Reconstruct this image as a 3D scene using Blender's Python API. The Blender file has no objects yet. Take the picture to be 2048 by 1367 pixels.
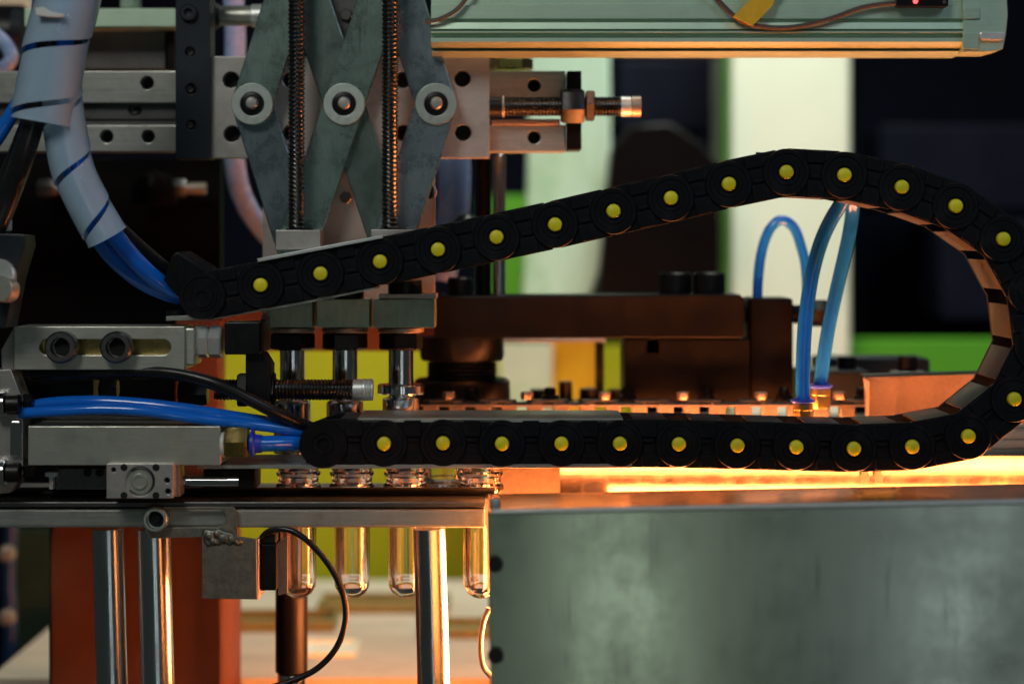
import bpy, bmesh, math, random
from mathutils import Vector, Matrix
random.seed(7)
sc = bpy.context.scene
C = sc.collection
R = math.radians

# ------------------------------------------------------------------ camera
D0 = 1.3                 # metres from lens to the front of the cable chain
K = 0.64 / 2048          # metres per photo pixel at that distance
HX, HY = 1024, 480       # where the optical axis meets the picture
def S(Y): return (D0 + Y) / D0
def W(px, py, Y): return Vector(((px - HX) * K * S(Y), Y, -(py - HY) * K * S(Y)))

cam_d = bpy.data.cameras.new('camera'); cam = bpy.data.objects.new('camera', cam_d); C.objects.link(cam)
cam.location = (0, -D0, 0); cam.rotation_euler = (R(90), 0, 0)
cam_d.sensor_width = 36; cam_d.lens = 36 * D0 / 0.64
cam_d.shift_y = -(683.5 - HY) / 2048
cam_d.clip_start = 0.05; cam_d.clip_end = 60
cam_d.dof.use_dof = True; cam_d.dof.focus_distance = D0 + 0.025; cam_d.dof.aperture_fstop = 3.4
sc.camera = cam

# ------------------------------------------------------------------ world, lamps, exposure
wd = bpy.data.worlds.new('World'); sc.world = wd; wd.use_nodes = True
bgn = wd.node_tree.nodes['Background']
bgn.inputs[0].default_value = (0.80, 1.0, 0.92, 1); bgn.inputs[1].default_value = 0.028

def area(name, loc, target, size, power, col, size_y=None, spread=180):
    d = bpy.data.lights.new(name, 'AREA'); d.energy = power; d.color = col
    d.size = size
    if size_y: d.shape = 'RECTANGLE'; d.size_y = size_y
    d.spread = R(spread)
    o = bpy.data.objects.new(name, d); C.objects.link(o); o.location = loc
    o.rotation_euler = (Vector(target) - Vector(loc)).to_track_quat('-Z', 'Y').to_euler()
    return o
# hall lamps high in front of the machine, added reflection strips low behind the camera, and the lamps over the bay behind it
area('hall_lamp_front', (-0.75, -1.9, 1.5), (0, 0.1, 0), 0.65, 15.5, (1.0, 0.99, 0.90))
area('hall_lamp_side', (1.3, -1.5, 1.25), (0.05, 0.1, 0.0), 0.6, 5.5, (0.62, 0.78, 1.0))
area('cover_reflection_light_left', (0.21, -3.0, -0.62), (0.05, 0, -0.2), 0.13, 0.9, (0.86, 1.0, 0.86), 0.9)  # added strip light that lays a soft pale reflection on the front cover
area('cover_reflection_light_right', (0.88, -3.0, -0.60), (0.25, 0, -0.2), 0.16, 1.0, (0.80, 0.90, 1.0), 1.0)  # added strip light for the bluish reflection further right on the cover
area('bay_lamp', (0.30, 0.58, 1.25), (0.12, 1.05, -0.10), 0.5, 8.5, (0.96, 1.0, 0.90), spread=85)

sc.view_settings.view_transform = 'Standard'; sc.view_settings.look = 'None'
sc.view_settings.gamma = 1; sc.view_settings.use_curve_mapping = False
sc.view_settings.exposure = 0.0
sc.render.engine = 'CYCLES'
sc.cycles.max_bounces = 12; sc.cycles.transmission_bounces = 12; sc.cycles.transparent_max_bounces = 12
sc.cycles.caustics_reflective = True
sc.cycles.sample_clamp_indirect = 4.0

# ------------------------------------------------------------------ materials
MATS = {}
def nodes_of(name):
    m = bpy.data.materials.new(name); m.use_nodes = True
    nt = m.node_tree; b = nt.nodes['Principled BSDF']
    MATS[name] = m
    return m, nt, b
def mat(name, col, rough=0.5, metal=0.0, var=0.25, scale=60, stretch=(1,1,1), bump=0.1, rvar=0.12,
        dirt=0.0, dirtcol=(0.03,0.02,0.015), dscale=25, trans=0.0, ior=1.45, spec=0.5, coat=0.0, sss=0.0, scratches=0.0):
    m, nt, b = nodes_of(name)
    N, L = nt.nodes, nt.links
    tc = N.new('ShaderNodeTexCoord'); mp = N.new('ShaderNodeMapping'); mp.inputs['Scale'].default_value = stretch
    L.new(tc.outputs['Object'], mp.inputs[0])
    n1 = N.new('ShaderNodeTexNoise'); n1.inputs['Scale'].default_value = scale; n1.inputs['Detail'].default_value = 6
    n1.inputs['Roughness'].default_value = 0.65
    L.new(mp.outputs[0], n1.inputs['Vector'])
    cr = N.new('ShaderNodeMapRange'); cr.inputs[1].default_value = 0.25; cr.inputs[2].default_value = 0.75
    cr.inputs[3].default_value = 1 - var; cr.inputs[4].default_value = 1 + var
    L.new(n1.outputs['Fac'], cr.inputs[0])
    mul = N.new('ShaderNodeVectorMath'); mul.operation = 'SCALE'; mul.inputs[0].default_value = col
    L.new(cr.outputs[0], mul.inputs['Scale'])
    oi = N.new('ShaderNodeObjectInfo'); om = N.new('ShaderNodeMapRange'); om.inputs[3].default_value = 0.88; om.inputs[4].default_value = 1.08
    L.new(oi.outputs['Random'], om.inputs[0])
    m2 = N.new('ShaderNodeVectorMath'); m2.operation = 'SCALE'; L.new(mul.outputs[0], m2.inputs[0]); L.new(om.outputs[0], m2.inputs['Scale'])
    out = m2.outputs[0]
    if scratches > 0:      # fine worn lines running with the grain
        ms = N.new('ShaderNodeMapping'); ms.inputs['Scale'].default_value = (1, 1, 0.05) if stretch[2] < 1 else (0.05, 1, 1)
        ms.inputs['Rotation'].default_value = (0, 0.35, 0)
        L.new(tc.outputs['Object'], ms.inputs[0])
        ns = N.new('ShaderNodeTexNoise'); ns.inputs['Scale'].default_value = 420; ns.inputs['Detail'].default_value = 2
        L.new(ms.outputs[0], ns.inputs['Vector'])
        sr = N.new('ShaderNodeMapRange'); sr.inputs[1].default_value = 0.66; sr.inputs[2].default_value = 0.74; sr.inputs[3].default_value = 1; sr.inputs[4].default_value = 1 - scratches
        L.new(ns.outputs['Fac'], sr.inputs[0])
        m3 = N.new('ShaderNodeVectorMath'); m3.operation = 'SCALE'; L.new(out, m3.inputs[0]); L.new(sr.outputs[0], m3.inputs['Scale']); out = m3.outputs[0]
    n2 = N.new('ShaderNodeTexNoise'); n2.inputs['Scale'].default_value = dscale; n2.inputs['Detail'].default_value = 8
    n2.inputs['Roughness'].default_value = 0.7
    L.new(tc.outputs['Object'], n2.inputs['Vector'])
    if dirt > 0:
        dr = N.new('ShaderNodeMapRange'); dr.inputs[1].default_value = 0.52; dr.inputs[2].default_value = 0.72
        dr.inputs[4].default_value = dirt
        L.new(n2.outputs['Fac'], dr.inputs[0])
        mx = N.new('ShaderNodeMix'); mx.data_type = 'RGBA'; mx.inputs[7].default_value = (*dirtcol, 1)
        L.new(dr.outputs[0], mx.inputs[0]); L.new(out, mx.inputs[6]); out = mx.outputs[2]
    L.new(out, b.inputs['Base Color'])
    rr = N.new('ShaderNodeMapRange'); rr.inputs[1].default_value = 0.3; rr.inputs[2].default_value = 0.7
    rr.inputs[3].default_value = max(0.02, rough - rvar); rr.inputs[4].default_value = min(1, rough + rvar)
    L.new(n2.outputs['Fac'], rr.inputs[0]); L.new(rr.outputs[0], b.inputs['Roughness'])
    if bump > 0:
        bp = N.new('ShaderNodeBump'); bp.inputs['Strength'].default_value = bump; bp.inputs['Distance'].default_value = 0.0006
        L.new(n1.outputs['Fac'], bp.inputs['Height']); L.new(bp.outputs[0], b.inputs['Normal'])
    b.inputs['Metallic'].default_value = metal; b.inputs['IOR'].default_value = ior
    b.inputs['Transmission Weight'].default_value = trans
    b.inputs['Specular IOR Level'].default_value = spec
    b.inputs['Coat Weight'].default_value = coat
    if sss:
        b.inputs['Subsurface Weight'].default_value = sss; b.inputs['Subsurface Scale'].default_value = 0.006
    return m
def emit(name, col, strength):
    m, nt, b = nodes_of(name)
    b.inputs['Base Color'].default_value = (0, 0, 0, 1)
    b.inputs['Emission Color'].default_value = (*col, 1); b.inputs['Emission Strength'].default_value = strength
    return m
BR_V, BR_H = (1, 1, 0.06), (0.06, 1, 1)
mat('steel_bar_green_sheen', (0.30, 0.41, 0.385), 0.29, 0.95, 0.20, 900, (1, 1, 0.18), 0.14, 0.10, 0.45, (0.15, 0.20, 0.18), 30, scratches=0.4)  # green reflection of the surroundings put into the base colour
mat('steel_bar_blue_sheen', (0.33, 0.41, 0.47), 0.28, 0.95, 0.18, 900, (1, 1, 0.18), 0.14, 0.10, 0.4, (0.18, 0.22, 0.25), 30, scratches=0.4)  # same steel, with a bluish reflection painted into the base colour
mat('steel_bar_shaded', (0.17, 0.225, 0.21), 0.36, 0.95, 0.22, 900, (1, 1, 0.18), 0.14, 0.10, 0.5, (0.09, 0.11, 0.10), 34, scratches=0.45)  # same steel, the back bar's darker shade put into the base colour
mat('steel_plate', (0.50, 0.48, 0.46), 0.42, 0.8, 0.14, 1400, (1, 1, 1), 0.10, 0.10, 0.5, (0.20, 0.16, 0.14), 45, scratches=0.35)
mat('steel_brushed', (0.46, 0.47, 0.44), 0.38, 0.8, 0.18, 900, BR_H, 0.14, 0.10, 0.45, (0.13, 0.12, 0.09), 35)
mat('steel_post', (0.55, 0.57, 0.60), 0.22, 1, 0.10, 500, BR_V, 0.04, 0.06, 0.2, (0.2, 0.15, 0.1), 30)
mat('steel_dark', (0.14, 0.14, 0.14), 0.42, 1, 0.2, 500, (1,1,1), 0.1, 0.1, 0.4, (0.05, 0.04, 0.03), 60)
mat('washer_steel', (0.52, 0.58, 0.54), 0.45, 0.9, 0.12, 700, (1,1,1), 0.1, 0.1, 0.5, (0.10, 0.09, 0.07), 90)
mat('aluminium_profile', (0.50, 0.65, 0.51), 0.50, 0.9, 0.06, 600, BR_H, 0.05, 0.06, 0.2, (0.25, 0.27, 0.22), 18)
mat('aluminium_block', (0.55, 0.56, 0.50), 0.40, 0.8, 0.12, 900, BR_H, 0.10, 0.08, 0.4, (0.20, 0.17, 0.10), 40)
mat('green_block', (0.34, 0.44, 0.36), 0.40, 0.8, 0.16, 500, (1,1,0.2), 0.10, 0.08, 0.4, (0.10, 0.10, 0.07), 60)
mat('sheet_steel', (0.30, 0.335, 0.275), 0.22, 1, 0.14, 22, (1, 1, 0.16), 0.03, 0.10, 0.4, (0.22, 0.26, 0.20), 7, scratches=0.3)  # broad upright mottling paints soft room reflections into the colour
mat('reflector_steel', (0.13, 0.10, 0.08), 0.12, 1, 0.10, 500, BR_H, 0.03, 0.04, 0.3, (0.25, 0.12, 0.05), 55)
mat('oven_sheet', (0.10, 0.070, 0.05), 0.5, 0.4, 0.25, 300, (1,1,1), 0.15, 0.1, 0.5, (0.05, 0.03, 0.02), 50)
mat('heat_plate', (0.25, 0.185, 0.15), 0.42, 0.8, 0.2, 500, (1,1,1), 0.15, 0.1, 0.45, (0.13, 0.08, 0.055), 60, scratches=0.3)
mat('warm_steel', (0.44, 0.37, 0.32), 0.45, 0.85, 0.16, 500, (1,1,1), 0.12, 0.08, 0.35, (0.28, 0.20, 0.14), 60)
mat('chrome', (0.70, 0.70, 0.71), 0.12, 1, 0.06, 400, BR_V, 0.006, 0.05, 0.15, (0.2, 0.18, 0.15), 60)
mat('zinc', (0.72, 0.75, 0.74), 0.38, 0.65, 0.10, 300, (1,1,1), 0.06, 0.08)
mat('brass', (0.56, 0.42, 0.16), 0.30, 1, 0.2, 200, (1,1,1), 0.06, 0.1, 0.4, (0.12, 0.08, 0.04), 80)
mat('black_oxide', (0.006, 0.006, 0.007), 0.34, 0.0, 0.3, 300, (1,1,1), 0.1, 0.1, 0.2, (0.014, 0.012, 0.010), 60, spec=0.35)
mat('black_plastic', (0.006, 0.0065, 0.0085), 0.46, 0, 0.3, 700, (1,1,1), 0.18, 0.14, 0.55, (0.020, 0.020, 0.024), 70, spec=0.13)
mat('chain_inner', (0.042, 0.036, 0.036), 0.5, 0, 0.25, 300, (1,1,1), 0.12, 0.1)
mat('navy_paint', (0.010, 0.016, 0.024), 0.45, 0.2, 0.15, 200, (1,1,1), 0.05, 0.1, 0.3, (0.03, 0.035, 0.045), 30)
mat('black_rubber', (0.012, 0.012, 0.013), 0.28, 0, 0.2, 200, (1,1,1), 0.03, 0.08)
mat('brown_steel', (0.0034, 0.0024, 0.0022), 0.42, 0.0, 0.25, 200, (1,1,1), 0.08, 0.1, 0.4, (0.007, 0.005, 0.004), 40, spec=0.22)
mat('brown_column', (0.095, 0.030, 0.011), 0.55, 0, 0.15, 60, (1,1,1), 0.05, 0.1, 0.3, (0.10, 0.034, 0.014), 30)
mat('rod_thread', (0.11, 0.105, 0.10), 0.30, 1, 0.2, 300, (1,1,1), 0.03, 0.1, 0.3, (0.03, 0.025, 0.02), 60)
mat('yellow_plastic', (0.86, 0.76, 0.012), 0.45, 0, 0.10, 250, (1,1,1), 0.08, 0.1, 0.30, (0.30, 0.26, 0.02), 130)
mat('blue_hose', (0.008, 0.17, 0.78), 0.20, 0, 0.1, 100, (1,1,1), 0.0, 0.05, sss=0.08, coat=0.6)
mat('blue_hose_clear', (0.012, 0.17, 0.80), 0.16, 0, 0.1, 100, (1,1,1), 0.0, 0.05, trans=0.0, coat=0.3)
mat('blue_collar', (0.02, 0.05, 0.50), 0.35, 0, 0.1, 100, (1,1,1), 0.0, 0.05)
mat('spiral_wrap', (0.60, 0.80, 0.98), 0.22, 0, 0.06, 60, (1,1,1), 0.02, 0.08, trans=0.48, coat=0.5)
mat('clear_hose', (0.42, 0.55, 0.92), 0.25, 0, 0.06, 60, (1,1,1), 0.02, 0.08, trans=0.2, sss=0.3)
mat('tape', (0.95, 0.50, 0.02), 0.5, 0, 0.12, 120, (1,1,1), 0.1, 0.1)
mat('cable_brown', (0.10, 0.075, 0.07), 0.45, 0, 0.1, 120)
mat('white_plastic', (0.75, 0.75, 0.72), 0.4, 0, 0.05, 100)
mat('deep_hole', (0.006, 0.006, 0.006), 0.8, 0, 0.1, 100)
mat('acrylic_dark', (0.002, 0.0012, 0.0014), 0.4, 0, 0.2, 8, (1,1,1), 0.0, 0.05, spec=0.15)
mat('wall_navy', (0.0022, 0.0028, 0.007), 0.8, 0, 0.4, 4, (1,1,1), 0.0, 0.1, spec=0.05)
mat('cream_paint', (0.74, 0.78, 0.62), 0.45, 0, 0.04, 8, (1,1,1), 0.0, 0.05)
mat('pale_green', (0.50, 0.70, 0.54), 0.35, 0, 0.22, 7, (2,1,0.3), 0.0, 0.05, 0.75, (0.16, 0.46, 0.14), 5)
mat('green_paint', (0.075, 0.31, 0.014), 0.5, 0, 0.1, 10, (1,1,1), 0.0, 0.05)
mat('lime_paint', (0.42, 0.44, 0.003), 0.5, 0, 0.06, 6, (1,1,1), 0.0, 0.05)
mat('amber_paint', (0.80, 0.48, 0.01), 0.5, 0, 0.06, 6, (1,1,1), 0.0, 0.05)
mat('table_top', (0.58, 0.50, 0.38), 0.5, 0, 0.25, 9, (0.5,3,1), 0.0, 0.1, 0.5, (0.30, 0.27, 0.12), 8)
mat('dark_green', (0.004, 0.016, 0.004), 0.6, 0, 0.2, 10)
mat('navy_hose', (0.01, 0.03, 0.10), 0.4, 0, 0.2, 30)
mat('cabinet_navy', (0.0035, 0.0045, 0.012), 0.6, 0, 0.3, 12, (1,1,1), 0.0, 0.1, spec=0.12)
mat('olive_paint', (0.22, 0.20, 0.07), 0.6, 0, 0.2, 30)
mat('bracket_steel', (0.20, 0.20, 0.17), 0.5, 0.7, 0.3, 260, (1,1,1), 0.2, 0.1, 0.6, (0.07, 0.065, 0.05), 50)
mat('weld', (0.22, 0.23, 0.20), 0.45, 0.9, 0.5, 260, (1,1,1), 0.5, 0.15, 0.7, (0.02, 0.02, 0.018), 160)
def glassmat():
    m, nt, b = nodes_of('clear_pet')
    b.inputs['Base Color'].default_value = (0.97, 0.97, 1.0, 1); b.inputs['Roughness'].default_value = 0.04
    b.inputs['Transmission Weight'].default_value = 1; b.inputs['IOR'].default_value = 1.5
glassmat()
emit('heater_glow', (1.0, 0.27, 0.07), 145)
emit('red_led', (1.0, 0.03, 0.03), 9)

# ------------------------------------------------------------------ mesh helpers
def rect(x0, y0, x1, y1, r=0, n=4):
    if r <= 0: return [(x0,y0),(x1,y0),(x1,y1),(x0,y1)]
    p = []
    for cx, cy, a in ((x1-r,y0+r,-90),(x1-r,y1-r,0),(x0+r,y1-r,90),(x0+r,y0+r,180)):
        for i in range(n+1):
            t = R(a + 90*i/n); p.append((cx + r*math.cos(t), cy + r*math.sin(t)))
    return p
def circ(cx, cy, r, n=28): return [(cx + r*math.cos(2*math.pi*i/n), cy + r*math.sin(2*math.pi*i/n)) for i in range(n)]
def capsule(x0, y0, x1, y1, r, n=12):
    a = math.atan2(y1-y0, x1-x0); p = []
    for i in range(n+1):
        t = a - math.pi/2 + math.pi*i/n; p.append((x1 + r*math.cos(t), y1 + r*math.sin(t)))
    for i in range(n+1):
        t = a + math.pi/2 + math.pi*i/n; p.append((x0 + r*math.cos(t), y0 + r*math.sin(t)))
    return p
AX = {'x': Vector((1,0,0)), 'y': Vector((0,1,0)), 'z': Vector((0,0,1)), '-x': Vector((-1,0,0)), '-y': Vector((0,-1,0)), '-z': Vector((0,0,-1))}
def smooth_path(pts, n=8):
    P = [Vector(p) for p in pts]
    if len(P) < 3: return P
    P = [P[0]*2-P[1]] + P + [P[-1]*2-P[-2]]
    out = []
    for i in range(1, len(P)-2):
        a, b, c, d = P[i-1:i+3]
        for j in range(n):
            t = j/n
            out.append(0.5*((2*b) + (c-a)*t + (2*a-5*b+4*c-d)*t*t + (3*b-a-3*c+d)*t**3))
    out.append(P[-2]); return out
def frames(P):
    T = []
    for i in range(len(P)):
        T.append((P[min(i+1,len(P)-1)] - P[max(i-1,0)]).normalized())
    u = T[0].orthogonal().normalized(); F = []
    for t in T:
        u = (u - t*u.dot(t)).normalized(); F.append((t, u, t.cross(u)))
    return F
class MB:
    def __init__(s): s.v = []; s.f = []
    def add(s, vs, fs):
        o = len(s.v); s.v += [Vector(v) for v in vs]; s.f += [tuple(i+o for i in f) for f in fs]; return s
    def plate(s, outline, Y0, Y1, holes=(), bev=1.0, raw=False, seg=1):
        """closed outline in photo pixels, front face at depth Y0, back at Y1, bevelled rims, real holes"""
        sc_ = K if raw else K*S(Y0)
        cu = bpy.data.curves.new('tmp', 'CURVE'); cu.dimensions = '2D'; cu.fill_mode = 'BOTH'
        b = min(bev*sc_, abs(Y1-Y0)*0.45)
        cu.bevel_depth = b; cu.bevel_resolution = seg; cu.offset = -b
        cu.extrude = abs(Y1-Y0)/2 - b
        for pl in [outline, *holes]:
            sp = cu.splines.new('POLY'); sp.points.add(len(pl)-1); sp.use_cyclic_u = True
            for i, (x, y) in enumerate(pl):
                if raw: sp.points[i].co = (x*K, y*K, 0, 1)
                else:
                    w = W(x, y, Y0); sp.points[i].co = (w.x, w.z, 0, 1)
        ob = bpy.data.objects.new('tmp', cu)
        me = ob.to_mesh(); ym = (Y0+Y1)/2
        s.add([(v.co.x, ym - v.co.z, v.co.y) for v in me.vertices], [tuple(p.vertices) for p in me.polygons])
        ob.to_mesh_clear(); bpy.data.objects.remove(ob); bpy.data.curves.remove(cu)
        return s
    def lathe(s, o, ax, prof, seg=28):
        a = AX[ax] if isinstance(ax, str) else Vector(ax).normalized()
        b = a.orthogonal().normalized(); c = a.cross(b); o = Vector(o)
        base = len(s.v); idx = []
        for t, r in prof:
            if r <= 1e-9: idx.append([len(s.v)]); s.v.append(o + a*t)
            else:
                idx.append(list(range(len(s.v), len(s.v)+seg)))
                for j in range(seg):
                    q = 2*math.pi*j/seg; s.v.append(o + a*t + (b*math.cos(q) + c*math.sin(q))*r)
        for A, B_ in zip(idx, idx[1:]):
            for j in range(seg):
                k = (j+1) % seg
                if len(A) == 1 and len(B_) == 1: continue
                if len(A) == 1: s.f.append((A[0], B_[j], B_[k]))
                elif len(B_) == 1: s.f.append((A[j], B_[0], A[k]))
                else: s.f.append((A[j], B_[j], B_[k], A[k]))
        return s
    def cyl(s, o, ax, L, r, bev=None, seg=28):
        b = r*0.06 if bev is None else bev
        return s.lathe(o, ax, [(0,0),(0,r-b),(b,r),(L-b,r),(L,r-b),(L,0)], seg)
    def hexnut(s, o, ax, L, r, rot=0.0):
        a = AX[ax] if isinstance(ax, str) else Vector(ax).normalized()
        b = a.orthogonal().normalized(); c = a.cross(b); o = Vector(o)
        vs = []; fs = []; n = 6; rows = []
        for t, rr in ((0, r*0.90), (L*0.12, r), (L*0.88, r), (L, r*0.90)):
            rows.append(len(vs))
            for j in range(n):
                q = 2*math.pi*j/n + rot; vs.append(o + a*t + (b*math.cos(q) + c*math.sin(q))*rr)
        for A, B_ in zip(rows, rows[1:]):
            for j in range(n): fs.append((A+j, A+(j+1)%n, B_+(j+1)%n, B_+j))
        fs.append(tuple(range(rows[0], rows[0]+n))[::-1]); fs.append(tuple(range(rows[-1], rows[-1]+n)))
        return s.add(vs, fs)
    def thread(s, o, ax, L, r, pitch, depth, seg=20, sub=4):
        a = AX[ax] if isinstance(ax, str) else Vector(ax).normalized()
        b = a.orthogonal().normalized(); c = a.cross(b); o = Vector(o)
        n = max(2, int(L/pitch*sub)); base = len(s.v)
        for i in range(n+1):
            t = L*i/n
            for j in range(seg):
                q = 2*math.pi*j/seg; ph = (t/pitch + j/seg) % 1.0
                rr = r - depth*abs(2*ph-1); s.v.append(o + a*t + (b*math.cos(q)+c*math.sin(q))*rr)
        for i in range(n):
            for j in range(seg):
                A = base + i*seg; B_ = A + seg; k = (j+1)%seg
                s.f.append((A+j, B_+j, B_+k, A+k))
        s.f.append(tuple(base+j for j in range(seg))); s.f.append(tuple(base+n*seg+j for j in range(seg))[::-1])
        return s
    def tube(s, pts, r, seg=14, n=8):
        P = smooth_path(pts, n); F = frames(P); base = len(s.v); m = len(P)
        for i, (p, (t, u, w)) in enumerate(zip(P, F)):
            rr = r if not isinstance(r, (list, tuple)) else r[0] + (r[1]-r[0])*i/(m-1)
            for j in range(seg):
                q = 2*math.pi*j/seg; s.v.append(p + (u*math.cos(q) + w*math.sin(q))*rr)
        for i in range(m-1):
            for j in range(seg):
                A = base+i*seg; k = (j+1)%seg; s.f.append((A+j, A+seg+j, A+seg+k, A+k))
        s.f.append(tuple(base+j for j in range(seg))); s.f.append(tuple(base+(m-1)*seg+j for j in range(seg))[::-1])
        return s
    def bar3(s, profile, x0, x1):
        """extrusion along X of a closed (Y, Z) profile"""
        n = len(profile)
        vs = [(x0, y, z) for y, z in profile] + [(x1, y, z) for y, z in profile]
        fs = [(j, (j+1)%n, n+(j+1)%n, n+j) for j in range(n)] + [tuple(range(n))[::-1], tuple(range(n, 2*n))]
        return s.add(vs, fs)
OFF = {}
def mesh_of(name, mb, material, sharp=35, centre=True):
    me = bpy.data.meshes.new(name)
    lo = Vector((min(v.x for v in mb.v), min(v.y for v in mb.v), min(v.z for v in mb.v)))
    hi = Vector((max(v.x for v in mb.v), max(v.y for v in mb.v), max(v.z for v in mb.v)))
    c = (lo+hi)/2 if centre else Vector((0,0,0))
    me.from_pydata([tuple(v-c) for v in mb.v], [], mb.f); me.validate()
    bm = bmesh.new(); bm.from_mesh(me)
    bmesh.ops.recalc_face_normals(bm, faces=bm.faces); bm.to_mesh(me); bm.free()
    me.polygons.foreach_set('use_smooth', [True]*len(me.polygons)); me.set_sharp_from_angle(angle=R(sharp))
    me.materials.append(MATS[material]); return me, c
def part(name, mb, material, parent=None, label=None, sharp=35):
    me, c = mesh_of(name, mb, material, sharp)
    o = bpy.data.objects.new(name, me); C.objects.link(o)
    if parent is not None:
        o.parent = parent; o.location = c - OFF[parent.name]
    else: o.location = c
    OFF[o.name] = c
    if label: o['label'] = label
    return o
def thing(name, label, cat, loc, group=None):
    o = bpy.data.objects.new(name, None); C.objects.link(o); o.location = loc; o.empty_display_size = 0.02
    OFF[o.name] = Vector(loc); o['label'] = label; o['category'] = cat
    if group: o['group'] = group
    return o
def tag(o, label, cat, group=None):
    o['label'] = label; o['category'] = cat
    if group: o['group'] = group
    return o
def struct(o): o['kind'] = 'structure'; return o
def u(Y): return K*S(Y)
def pl(outline, Y0, Y1, holes=(), bev=1.0): return MB().plate(outline, Y0, Y1, holes, bev)
def socket_screw(name, px, py, Y, r, depth, parent, m='black_oxide', ax='-y', hole=0.55):
    """cap head screw whose head stands towards the camera"""
    q = u(Y)*r
    hs = part(name, MB().lathe(W(px,py,Y), ax, [(0,0),(0,q),(depth*0.85,q),(depth,q*0.88),(depth,q*hole),(depth*0.35,q*hole),(depth*0.25,0)], 28), m, parent)
    return hs

# ================================================================== SETTING
struct(part('back_wall', pl(rect(-900,-700,2900,1900), 1.55, 1.60), 'wall_navy'))
o = MB().bar3([(0.33, -0.352), (0.80, -0.352), (0.80, -0.343), (0.33, -0.343)], -0.41, 0.5)
tag(part('work_table', o, 'table_top'), 'pale blurred table top in the bay below the lime green panel', 'table')
for x, w_, Y, h, m_, wv in ((560,230,0.55,22,'olive_paint','left'),(770,260,0.64,20,'olive_paint','far'),(940,200,0.52,18,'olive_paint','right'),(660,110,0.44,10,'cream_paint','front')):
    q = u(Y); c = W(x,0,Y); m = MB()
    for dx0, dx1, dy0, dy1, h0, h1 in ((-1,1,-.03,.03,0,.25),(-1,-.94,-.03,.03,.25,1),(.94,1,-.03,.03,.25,1),(-.94,.94,-.03,-.026,.25,1),(-.94,.94,.026,.03,.25,1)):
        z0, z1 = -0.343 + 0.0002 + h0*h*q, -0.343 + h1*h*q
        m.bar3([(Y+dy0,z0),(Y+dy1,z0),(Y+dy1,z1),(Y+dy0,z1)], c.x+dx0*w_/2*q, c.x+dx1*w_/2*q)
    tag(part('parts_tray', m, m_), f'blurred shallow tray on the pale table, {wv} one', 'tray', 'trays on the table')
tag(part('cream_column', MB().plate(rect(1462,-300,1702,900,18), 0.98, 1.2, bev=12, seg=3), 'cream_paint'), 'broad cream painted upright column behind the blue hoses', 'column')
tag(part('column_edge_strip', pl(rect(1450,-300,1461,900,3), 1.0, 1.03), 'green_paint'), 'thin green strip along the left edge of the cream column', 'strip')
tag(part('lime_panel', pl(rect(360,690,1262,1178), 1.12, 1.14), 'lime_paint'), 'flat lime yellow panel seen between the chrome spindles and tubes', 'panel')
tag(part('amber_panel', pl(rect(1100,640,1196,830), 0.86, 0.88), 'amber_paint'), 'small amber yellow panel under the dark arm', 'panel')
tag(part('painted_board', pl(rect(960,390,1120,660), 1.0, 1.02), 'green_paint'), 'green panel behind the dark vertical rod above the arm', 'panel')
tag(part('green_beam', pl(rect(1690,680,2250,800), 1.05, 1.1), 'green_paint'), 'bright green horizontal beam at the right behind the cable loop', 'beam')
tag(part('dark_cabinet', MB().plate(rect(1760,250,2300,420,10), 1.30, 1.45, bev=5), 'cabinet_navy'), 'dim navy cabinet far behind at the right, above the green beam', 'cabinet')
tag(part('dark_cabinet', MB().plate(rect(1880,440,2300,640,10), 1.25, 1.45, bev=5), 'cabinet_navy'), 'lower dim navy cabinet inside the cable loop', 'cabinet')
tag(part('dark_cabinet', MB().plate(rect(1236,120,1430,262,10), 1.20, 1.35, bev=5), 'cabinet_navy'), 'dim navy cabinet above the dark brown housing', 'cabinet')
tag(part('frame_beam', MB().plate(rect(1230,90,1440,112,3), 1.0, 1.04, bev=3), 'steel_dark'), 'grey blurred frame beam just under the top extrusion', 'beam')
tag(part('machine_guard', pl(rect(30,1060,120,1300), 0.70, 0.72), 'dark_green'), 'very dark green panel left of the brown column', 'panel')
t = thing('rear_hose', 'blurred blue hose with two orange knobs at the lower left edge', 'hose', W(22,1367,0.5))
part('tube', MB().tube([W(24,1040,0.5),W(18,1150,0.5),W(22,1260,0.5),W(14,1400,0.5)], 12*u(.5), 12), 'navy_hose', t)
for y in (1105, 1232): part('knob', MB().lathe(W(16,y,0.47), '-y', [(0,0),(0,17*u(.47)),(0.008,15*u(.47)),(0.010,0)], 18), 'warm_steel', t)
# pale rounded guard sheet hanging behind the upper chain run
gx = [(1062,-60),(1217,-60),(1222,300),(1217,430),(1205,520),(1185,580),(1160,640),(1040,640),(1052,420)]
tag(part('guard_sheet', MB().plate(gx, 0.84, 0.86, bev=6, seg=3), 'pale_green'), 'pale green translucent guard with a rounded lower edge, left of the dark housing', 'guard')
tag(part('machine_housing', MB().plate([(1222,300),(1260,250),(1340,245),(1400,285),(1440,330),(1440,640),(1190,640)], 0.80, 0.9, bev=8, seg=3), 'acrylic_dark'), 'big dark brown rounded housing between guard and cream column', 'housing')
tag(part('acrylic_panel', pl(rect(-120,318,442,1000), 0.30, 0.31), 'acrylic_dark'), 'dark smoked panel behind the left hoses and clamp', 'panel')
tag(part('brown_column', MB().plate(rect(96,985,446,1700), 0.16, 0.26, bev=10, seg=3), 'brown_column'), 'wide brown column behind the two polished posts', 'column')
tag(part('brown_crossbeam', MB().plate(rect(440,612,880,702,2), 0.27, 0.30, bev=3), 'brown_column'), 'brown crossbeam behind the hex nuts of the chrome spindles', 'beam')
tag(part('brown_upright', MB().plate(rect(352,640,436,985), 0.24, 0.28, bev=3), 'brown_column'), 'narrow brown upright behind the hex nuts and black block', 'upright')

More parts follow.
